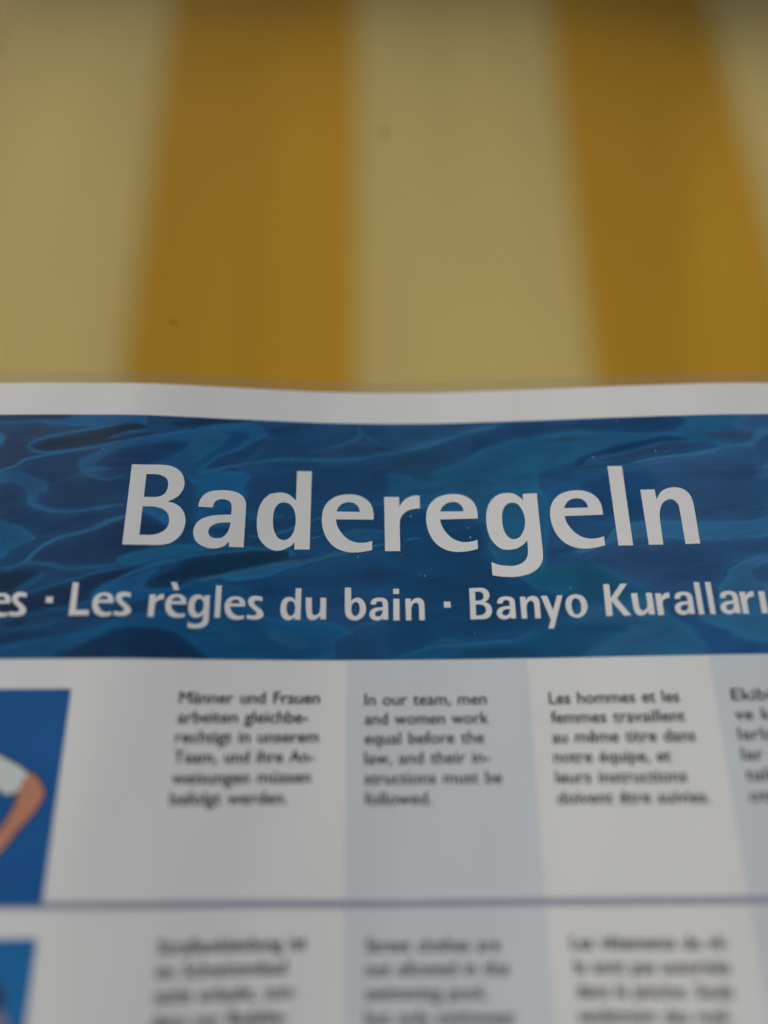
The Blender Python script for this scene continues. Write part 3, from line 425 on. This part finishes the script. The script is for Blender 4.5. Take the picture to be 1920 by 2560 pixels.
# --- lettering on the banner
G = json.loads('''{"B":[[[-11.679,34.803,1],[-5.73,34.89,0],[0.265,35.047,0],[3.791,34.687,0],[7.026,33.188,0],[9.08,30.668,0],[10.012,27.574,0],[9.77,24.665,0],[8.374,21.837,0],[6.413,20.171,0],[4.047,18.882,1],[6.578,18.278,0],[9.199,16.587,0],[11.037,13.933,0],[11.765,10.838,0],[11.47,7.522,0],[10.223,4.405,0],[7.993,1.994,0],[5.306,0.7,0],[1.626,0.195,0],[-3.95,0.136,0],[-11.765,0.104,1]],[[-5.46,30.625,1],[-3.002,30.731,0],[-0.68,30.664,0],[1.309,30.026,0],[2.867,28.791,0],[3.587,26.776,0],[3.453,24.416,0],[2.672,22.472,0],[1.159,21.252,0],[-0.887,20.696,0],[-3.168,20.622,0],[-5.505,20.55,1]],[[-5.543,16.414,1],[-2.761,16.474,0],[-0.862,16.449,0],[1.463,15.938,0],[3.454,14.918,0],[4.851,13.089,0],[5.393,10.825,0],[5.163,8.547,0],[4.017,6.664,0],[1.727,5.063,0],[-1.015,4.377,0],[-3.439,4.313,0],[-5.624,4.3,1]]],"a":[[[-9.015,17.079,1],[-8.671,19.63,0],[-7.408,22.025,0],[-5.217,23.728,0],[-2.174,24.512,0],[1.115,24.726,0],[4.448,24.38,0],[7.244,23.319,0],[9.106,21.466,0],[9.927,18.935,0],[10.027,16.388,0],[10.04,11.54,0],[9.991,0.262,1],[4.23,0.277,1],[4.148,2.522,1],[2.821,0.985,0],[0.996,-0.054,0],[-1.233,-0.576,0],[-3.88,-0.402,0],[-6.772,0.614,0],[-8.979,2.47,0],[-10.037,5.192,0],[-10.04,7.659,0],[-9.177,9.965,0],[-7.227,11.807,0],[-4.46,13.067,0],[-1.44,13.651,0],[1.42,13.934,0],[4.261,14.047,1],[4.312,17.005,0],[3.784,19.319,0],[2.358,20.43,0],[0.402,20.729,0],[-1.501,20.263,0],[-2.768,19.039,0],[-3.258,16.943,1]],[[4.233,10.735,1],[2.017,10.608,0],[-0.45,10.305,0],[-2.67,9.284,0],[-3.998,7.886,0],[-4.259,6.226,0],[-3.678,4.705,0],[-2.488,3.928,0],[-0.77,3.723,0],[1.105,4.056,0],[2.544,5.342,0],[3.575,7.135,0],[4.115,9.23,0]]],"d":[[[4.686,34.629,1],[10.901,34.677,1],[10.832,-0.074,1],[4.683,-0.101,1],[4.641,2.991,1],[3.425,1.517,0],[1.904,0.557,0],[-0.38,-0.523,0],[-2.686,-0.784,0],[-5.026,-0.129,0],[-7.407,1.445,0],[-9.456,4.059,0],[-10.474,7.133,0],[-10.901,11.086,0],[-10.758,14.884,0],[-10.047,18.31,0],[-8.524,21.368,0],[-6.258,23.61,0],[-3.323,24.476,0],[-0.344,24.513,0],[2.08,23.57,0],[3.722,22.104,0],[4.692,21.053,1]],[[0.212,20.232,0],[2.015,19.685,0],[3.457,18.117,0],[4.423,15.794,0],[4.861,12.621,0],[4.628,9.453,0],[3.835,6.712,0],[2.72,5.02,0],[1.198,3.987,0],[-0.549,3.902,0],[-2.138,4.793,0],[-3.383,6.732,0],[-4.168,9.214,0],[-4.457,12.357,0],[-4.327,15.323,0],[-3.648,17.901,0],[-2.338,19.657,0],[-1.172,20.167,0]]],"e":[[[10.691,13.299,1],[10.663,15.866,0],[10.171,18.66,0],[8.764,21.245,0],[6.336,23.173,0],[3.498,24.226,0],[0.256,24.445,0],[-2.976,24.031,0],[-5.99,22.9,0],[-8.568,20.581,0],[-10.119,17.752,0],[-10.691,14.32,0],[-10.589,11.139,0],[-9.725,7.363,0],[-7.887,3.839,0],[-5.287,1.172,0],[-1.924,-0.45,0],[1.621,-1.081,0],[5.952,-0.797,0],[10.059,0.101,1],[10.074,3.968,1],[7.335,3.259,0],[4.365,3.127,0],[1.592,3.831,0],[-0.993,5.477,0],[-2.999,7.868,0],[-4.422,10.594,0],[-5.014,13.195,1]],[[-4.76,16.701,1],[-3.922,18.602,0],[-2.13,20.243,0],[0.08,20.876,0],[2.3,20.623,0],[3.918,19.453,0],[4.728,17.953,0],[4.932,16.622,1]]],"r":[[[-7.479,23.504,1],[-1.222,23.483,1],[-1.13,19.2,1],[0.573,21.679,0],[2.837,23.292,0],[5.293,24.077,0],[7.427,24.056,1],[7.479,18.317,1],[4.745,17.999,0],[2.306,17.224,0],[0.26,15.631,0],[-0.78,13.714,0],[-1.121,11.372,0],[-1.141,7.774,0],[-1.12,-0.373,1],[-7.35,-0.384,1]]],"g":[[[4.853,23.685,1],[10.649,23.848,1],[10.782,12.024,0],[10.98,2.102,0],[10.993,-2.886,0],[10.415,-6.013,0],[8.716,-8.643,0],[5.813,-10.564,0],[2.342,-11.692,0],[-1.5,-12.106,0],[-5.724,-11.869,0],[-9.825,-11.175,1],[-9.854,-5.596,1],[-7.523,-6.661,0],[-4.997,-7.239,0],[-1.603,-7.482,0],[1.42,-6.888,0],[3.662,-5.379,0],[4.772,-3.386,0],[5.158,-1.138,0],[5.165,3.187,1],[3.767,1.742,0],[1.507,0.211,0],[-1.121,-0.514,0],[-4.552,-0.422,0],[-7.044,1.01,0],[-9.25,3.811,0],[-10.55,7.532,0],[-10.993,11.964,0],[-10.598,16.183,0],[-9.403,19.706,0],[-7.257,22.389,0],[-4.505,23.982,0],[-1.166,24.357,0],[1.445,23.795,0],[3.33,22.418,0],[4.86,20.818,1]],[[0.295,19.938,0],[2.23,19.356,0],[3.633,17.535,0],[4.558,15.266,0],[4.982,12.207,0],[4.665,9.423,0],[3.72,6.905,0],[2.267,4.76,0],[0.268,3.966,0],[-1.652,4.295,0],[-3.255,6.18,0],[-4.17,8.75,0],[-4.437,12.017,0],[-4.241,15.06,0],[-3.373,17.63,0],[-1.714,19.477,0]]],"l":[[[-3.121,35.002,1],[2.844,34.836,1],[3.121,-0.209,1],[-2.678,-0.184,1]]],"n":[[[-10.32,23.924,1],[-4.524,23.828,1],[-4.302,19.367,1],[-2.2,22.52,0],[0.367,24.057,0],[3.681,24.54,0],[6.807,23.707,0],[9.14,21.546,0],[10.12,18.313,0],[10.317,13.854,0],[10.32,-0.16,1],[4.473,-0.271,1],[4.3,14.639,0],[3.696,17.521,0],[2.028,19.169,0],[-0.351,18.92,0],[-2.509,17.068,0],[-3.858,13.612,0],[-4.212,8.896,0],[-4.318,-0.249,1],[-10.041,-0.178,1]]],"s_L":[[[-3.783,13.582,1],[-1.447,13.476,1],[-1.271,2.654,1],[3.726,2.625,1],[3.783,0.583,1],[-3.628,0.568,1]]],"s_s":[[[2.484,9.689,1],[2.545,7.98,1],[0.81,8.297,0],[-0.296,8.183,0],[-0.71,7.273,0],[0.102,6.266,0],[2.011,4.83,0],[3.148,3.224,0],[3.009,1.874,0],[1.685,0.985,0],[-0.311,0.64,0],[-3.148,0.961,1],[-3.064,2.579,1],[-1.152,2.204,0],[0.278,2.433,0],[0.603,3.333,0],[-0.23,4.303,0],[-2.039,5.827,0],[-2.939,7.35,0],[-2.711,9.023,0],[-1.387,9.991,0],[0.517,10.131,0]]],"s_dot":[[[-1.394,7.935,1],[1.335,7.858,1],[1.394,5.429,1],[-1.268,5.506,1]]],"s_b":[[[-4.195,12.95,1],[-1.76,12.964,1],[-1.65,7.544,1],[-0.194,8.613,0],[1.538,8.818,0],[3.273,7.565,0],[4.195,5.097,0],[3.963,2.561,0],[2.511,0.617,0],[0.225,-0.356,0],[-2.444,0.216,0],[-3.791,1.953,0],[-4.123,4.87,0],[-4.154,8.399,0]],[[0.12,7.159,0],[1.352,6.379,0],[1.817,4.307,0],[1.362,2.358,0],[0.028,1.306,0],[-1.121,2.156,0],[-1.629,4.099,0],[-1.257,6.055,0]]],"s_u":[[[-4.05,8.861,1],[-1.688,8.891,1],[-1.559,3.62,0],[-1.144,2.151,0],[-0.075,1.774,0],[1.232,2.676,0],[1.69,4.427,0],[1.673,8.927,1],[4.048,8.83,1],[4.05,0.183,1],[1.852,0.245,1],[1.636,1.518,1],[-0.038,0.154,0],[-1.922,-0.055,0],[-3.269,0.972,0],[-3.82,3.207,0],[-3.97,5.927,0]]],"s_i":[[[-1.137,8.626,1],[1.259,8.609,1],[1.189,-0.188,1],[-1.259,-0.171,1]],[[-1.158,12.715,1],[1.171,12.699,1],[1.137,10.59,1],[-1.187,10.606,1]]],"s_j":[[[-1.137,8.626,1],[1.259,8.609,1],[1.189,-0.188,1],[-1.259,-0.171,1]]],"s_y":[[[-4.28,8.678,1],[-1.766,8.682,1],[0.062,2.759,1],[2.095,8.682,1],[4.28,8.691,1],[-0.191,-4.425,1],[-2.31,-4.377,1],[-1.064,-0.988,1]]],"s_o":[[[0.598,8.886,0],[2.903,7.925,0],[4.116,5.735,0],[4.195,3.42,0],[3.168,1.146,0],[1.28,-0.28,0],[-0.798,-0.457,0],[-2.913,0.641,0],[-3.997,2.639,0],[-4.195,4.955,0],[-3.404,7.258,0],[-1.673,8.613,0]],[[0.125,7.332,0],[1.461,6.301,0],[1.882,4.139,0],[1.493,1.844,0],[0.112,0.73,0],[-1.113,1.187,0],[-1.805,3.243,0],[-1.71,5.554,0],[-1.034,6.93,0]]],"s_K":[[[-4.656,12.831,1],[-2.28,12.765,1],[-2.318,7.118,1],[2.05,12.782,1],[4.646,12.802,1],[0.057,6.832,1],[4.798,0.044,1],[2.014,-0.109,1],[-2.188,5.994,1],[-2.363,-0.001,1],[-4.798,-0.03,1]]],"s_grave":[[[-1.701,13.975,1],[0.61,13.96,1],[1.701,10.801,1],[-0.268,10.756,1]]]}''')
def letter(key, cx, base, scale, dz=0.0, off=0.12):
    polys = [[(x * scale + cx, z * scale + base + dz) for x, z in catmull(c)] for c in G[key]]
    return lay_on_sheet(fill_mesh("letter", polys), off)
TB, SB, SS = -13.40, -42.35, 0.366
for k, xs in (('B', [-92.13]), ('a', [-66.76]), ('d', [-41.15]), ('e', [-14.88, 28.44, 79.61]), ('r', [7.79]), ('g', [53.54]), ('l', [97.65]), ('n', [117.07])):
    for x in xs: link("title_letter", letter(k, x, TB, 1.0), m_white, banner)
OWN = {'L': -0.57, 's': -0.84, 'dot': -0.55, 'b': 0.15, 'u': 0.0, 'i': 0.1, 'j': 0.1, 'y': 0.2, 'o': 0.15, 'K': 0.05}
SUB = [('e', -147.88), ('s', -140.57), ('dot', -129.09), ('L', -117.24), ('e', -108.56), ('s', -100.89), ('r', -88.57), ('è', -81.16), ('g', -72.42), ('l', -65.31), ('e', -58.75), ('s', -50.81), ('d', -37.12), ('u', -27.22), ('b', -11.63), ('a', -2.25), ('i', 4.73), ('n', 12.15), ('dot', 25.03), ('B', 38.36), ('a', 48.23), ('n', 57.81), ('y', 66.49), ('o', 75.78), ('K', 91.73), ('u', 101.5), ('r', 109.42), ('a', 117.26), ('l', 123.39), ('l', 127.82), ('a', 134.9), ('r', 142.14), ('j', 147.94)]
SUB = [('l', -154.6), ('u', -161.5), ('r', -168.6)] + SUB
for k, x in SUB:
    dz = 0.55 if x < -95 else (0.35 if x < -60 else (-0.15 if 0 < x < 70 else 0.0))
    if k == 'è':
        polys = [[(a * SS + x, b * SS + SB + dz) for a, b in catmull(c)] for c in G['e']]
        polys += [[(a + x - 0.9, b + SB - 0.30 + dz) for a, b in catmull(c)] for c in G['s_grave']]
        link("subtitle_letter", lay_on_sheet(fill_mesh("letter", polys), 0.12), m_white, banner)
    elif k in OWN:
        link("subtitle_letter" if k != 'dot' else "separator_dot", letter('s_' + k, x, SB, 1.0, OWN[k] + dz), m_white, banner)
    else:
        link("subtitle_letter", letter(k, x, SB, SS, dz), m_white, banner)

# --- column tints, dividing rules
for x0, x1 in ((-15.0, 54.9), (123.5, 193.0)):
    me, _ = grid_mesh("tint", x0, x1, PZ0 + 12, BZ0, 0.05, 2.0, 9.0); link("column_tint", me, m_tint, poster)
RULE_X, RULE_DZ = [-200, -130, -60, 0, 90, 150, 220], [2.5, 2.3, 1.2, -0.1, 0.55, 0.95, 1.3]
for z in (-142.6, -224.2, -305.8, -387.4, -469.0):
    me, fl = grid_mesh("rule", PX0 + 6, PX1 - 6, z - 1.15, z + 1.15, 0.11, 2.0, 3.0)
    fl[:, 1] += np.interp(fl[:, 0], RULE_X, RULE_DZ)
    me.vertices.foreach_set('co', place(fl, 0.11).ravel()); me.update(); link("dividing_rule", me, m_rule, poster)

# --- text columns (dark grey, ragged right)
def text_line(s, x0, x1, base, cap=4.55):
    cu = bpy.data.curves.new("line", 'FONT'); cu.body = s; cu.size = cap / 0.727; cu.resolution_u = 3
    cu.space_word = 1.25
    o = bpy.data.objects.new("line", cu); COL.objects.link(o)
    dg = bpy.context.evaluated_depsgraph_get(); me = bpy.data.meshes.new_from_object(o.evaluated_get(dg))
    bpy.data.objects.remove(o); bpy.data.curves.remove(cu)
    n = len(me.vertices); co = np.empty(n * 3); me.vertices.foreach_get('co', co); co = co.reshape(-1, 3)
    a, b = co[:, 0].min(), co[:, 0].max()
    co[:, 0] = x0 + (co[:, 0] - a) * (x1 - x0) / (b - a); co[:, 1] += base; co[:, 2] = 0
    me.vertices.foreach_set('co', co.ravel()); me.update(); return me
def paragraph(lines, base0, pitch=7.05):
    for i, (s, a, b) in enumerate(lines):
        me = text_line(s, a, b, base0 - pitch * i)
        me2 = me.copy(); me3 = me.copy()
        lay_on_sheet(me, 0.12)
        for m_, dx, off in ((me2, 0.10, 0.13), (me3, -0.10, 0.14)):
            for v in m_.vertices: v.co.x += dx; v.co.y += dx * 0.6
            lay_on_sheet(m_, off)
        bm = bmesh.new()
        for m_ in (me, me2, me3): bm.from_mesh(m_)
        bm.to_mesh(me); bm.free(); bpy.data.meshes.remove(me2); bpy.data.meshes.remove(me3)
        link("text_line", me, m_text, poster)
paragraph([("Männer und Frauen", -76.8, -25.1), ("arbeiten gleichbe-", -76.8, -29.3), ("rechtigt in unserem", -76.9, -25.3),
           ("Team, und ihre An-", -77.0, -26.7), ("weisungen müssen", -77.0, -27.9), ("befolgt werden.", -77.0, -36.1)], -74.4)
paragraph([("In our team, men", -7.9, 38.4), ("and women work", -7.9, 38.8), ("equal before the", -7.9, 36.7),
           ("law, and their in-", -7.9, 38.5), ("structions must be", -7.9, 42.4), ("followed.", -7.9, 16.5)], -75.2)
paragraph([("Les hommes et les", 62.1, 110.1), ("femmes travaillent", 62.2, 111.3), ("au même titre dans", 62.1, 113.9),
           ("notre équipe, et", 62.1, 104.1), ("leurs instructions", 62.1, 108.7), ("doivent être suivies.", 62.1, 115.9)], -75.4)
paragraph([("Ekibim", 129.5, 150.5), ("ve kad", 129.6, 149), ("larla a", 129.6, 148.5), ("lar ve", 129.6, 147.0), ("talim", 129.7, 145.0), ("otm", 129.8, 142.4)], -75.2)
paragraph([("Straßenkleidung ist", -77.0, -27.8), ("im Schwimmbad", -76.7, -34.4), ("nicht erlaubt, son-", -76.7, -30.8), ("dern nur Badebe-", -76.8, -33.6)], -155.9)
paragraph([("Street clothes are", -7.6, 38.4), ("not allowed in the", -7.6, 40.8), ("swimming pool,", -7.6, 32.9), ("but only swimwear", -7.6, 42.4)], -157.3)
paragraph([("Les vêtements de vil-", 62.3, 114.6), ("le sont pas autorisés", 62.9, 113.9), ("dans la piscine. Seuls", 63.0, 113.7), ("seulement des mail-", 63.0, 112.5)], -156.7)

# --- pictures at the left edge
def flat_shape(name, pts, m_, parent, off, grow=0.0, closed_smooth=True):
    c = [[x, z, 0 if closed_smooth else 1] for x, z in pts]
    if grow:
        P_ = np.array([p[:2] for p in c]); n = len(P_); area = 0.5 * sum(P_[i][0] * P_[(i + 1) % n][1] - P_[(i + 1) % n][0] * P_[i][1] for i in range(n))
        sgn = 1 if area > 0 else -1
        for i in range(n):
            t = P_[(i + 1) % n] - P_[i - 1]; L = np.hypot(*t) or 1
            c[i][0] += sgn * t[1] / L * grow; c[i][1] -= sgn * t[0] / L * grow
    return link(name, lay_on_sheet(fill_mesh(name, [catmull(c)]), off, 6.0), m_, parent)
me, _ = grid_mesh("panel", -187.0, -116.3, -140.5, -69.25, 0.16, 2.0, 9.0)
pic1 = link("picture_panel", me, m_blue1, poster); pic1['label'] = "royal blue picture with a bent arm in a white sleeve"
me, _ = grid_mesh("panel", -187.0, -116.5, -222.0, -150.4, 0.16, 2.0, 9.0)
pic2 = link("picture_panel", me, m_blue2, poster); pic2['label'] = "lighter blue picture below the first"
sleeve = [(-168, -92), (-160, -88.5), (-150, -88.2), (-143, -90.6), (-138.3, -92.6), (-134.7, -94.4), (-130.5, -96.5), (-127.4, -98.9), (-128.8, -100.9), (-129.6, -103.6), (-131.3, -105.2), (-134.0, -105.6), (-137, -104.0), (-139.5, -103), (-140, -112), (-139.5, -139.2), (-166, -139.2), (-167, -112)]
arm = [(-128.2, -98.6), (-125.4, -99.2), (-122.6, -101.8), (-120.8, -104.9), (-121.4, -108.0), (-124.2, -112.5), (-128.7, -117.9), (-133.0, -123.9), (-136.6, -126.5), (-138.4, -123.0), (-134.6, -117.6), (-131.9, -112.9), (-129.9, -107.9), (-130.0, -104.3), (-129.3, -101.2)]
flat_shape("figure_outline", arm, m_outline, pic1, 0.19, 0.75)
flat_shape("figure_outline", sleeve, m_outline, pic1, 0.20, 0.70)
flat_shape("figure_arm", arm, m_skin, pic1, 0.23)
flat_shape("figure_shirt", sleeve, m_shirt, pic1, 0.26)
head2 = [(-150, -158.5), (-140, -157.6), (-131, -159.6), (-126.6, -163.4), (-125.0, -165.4), (-124.0, -168.0), (-124.5, -170.6), (-130, -173.0), (-150, -173)]
flat_shape("figure_head", head2, m_hair, pic2, 0.20)
flat_shape("figure_body", [(-156, -172.5), (-130, -171.0), (-125.0, -170.4), (-122.6, -172.2), (-121.0, -175.5), (-120.0, -184), (-121, -200), (-124, -220), (-156, -220)], m_figgrey, pic2, 0.22)

# --- dust caught in the laminate
DUST = [(random.uniform(-190, 215), random.uniform(-140, 57), random.choice((.07, .1, .12, .16))) for _ in range(46)]
bm = bmesh.new()
for x, z, r in [(-116.6, 28.4, .22), (35.0, -4.2, .34), (35.6, -8.3, .34), (16.4, -24.4, .26), (89.1, 26.0, .3), (115.3, 28.0, .24), (-10.6, -16.4, .26), (7.4, -3.9, .2), (11.3, 1.3, .2), (74.2, -30.5, .26), (7.2, -15.5, .2), (-3.8, 2.3, .22)] + DUST:
    dx, dz = random.uniform(.6, 1.5), random.uniform(.6, 1.5)
    pts = [(x + r * dx * math.cos(a) * random.uniform(.7, 1), z + r * dz * math.sin(a) * random.uniform(.7, 1)) for a in [k * math.tau / 6 for k in range(6)]]
    p3 = place(np.array(pts), 0.20 if x > -116 or z > -60 else 0.3)
    vs = [bm.verts.new(tuple(p)) for p in p3]; bm.faces.new(vs)
for f in bm.faces:
    f.normal_update()
    if f.normal.y > 0: f.normal_flip()
me = bpy.data.meshes.new("dust"); bm.to_mesh(me); bm.free()
tag(link("dust_flecks", me, m_dust, poster), kind='stuff')
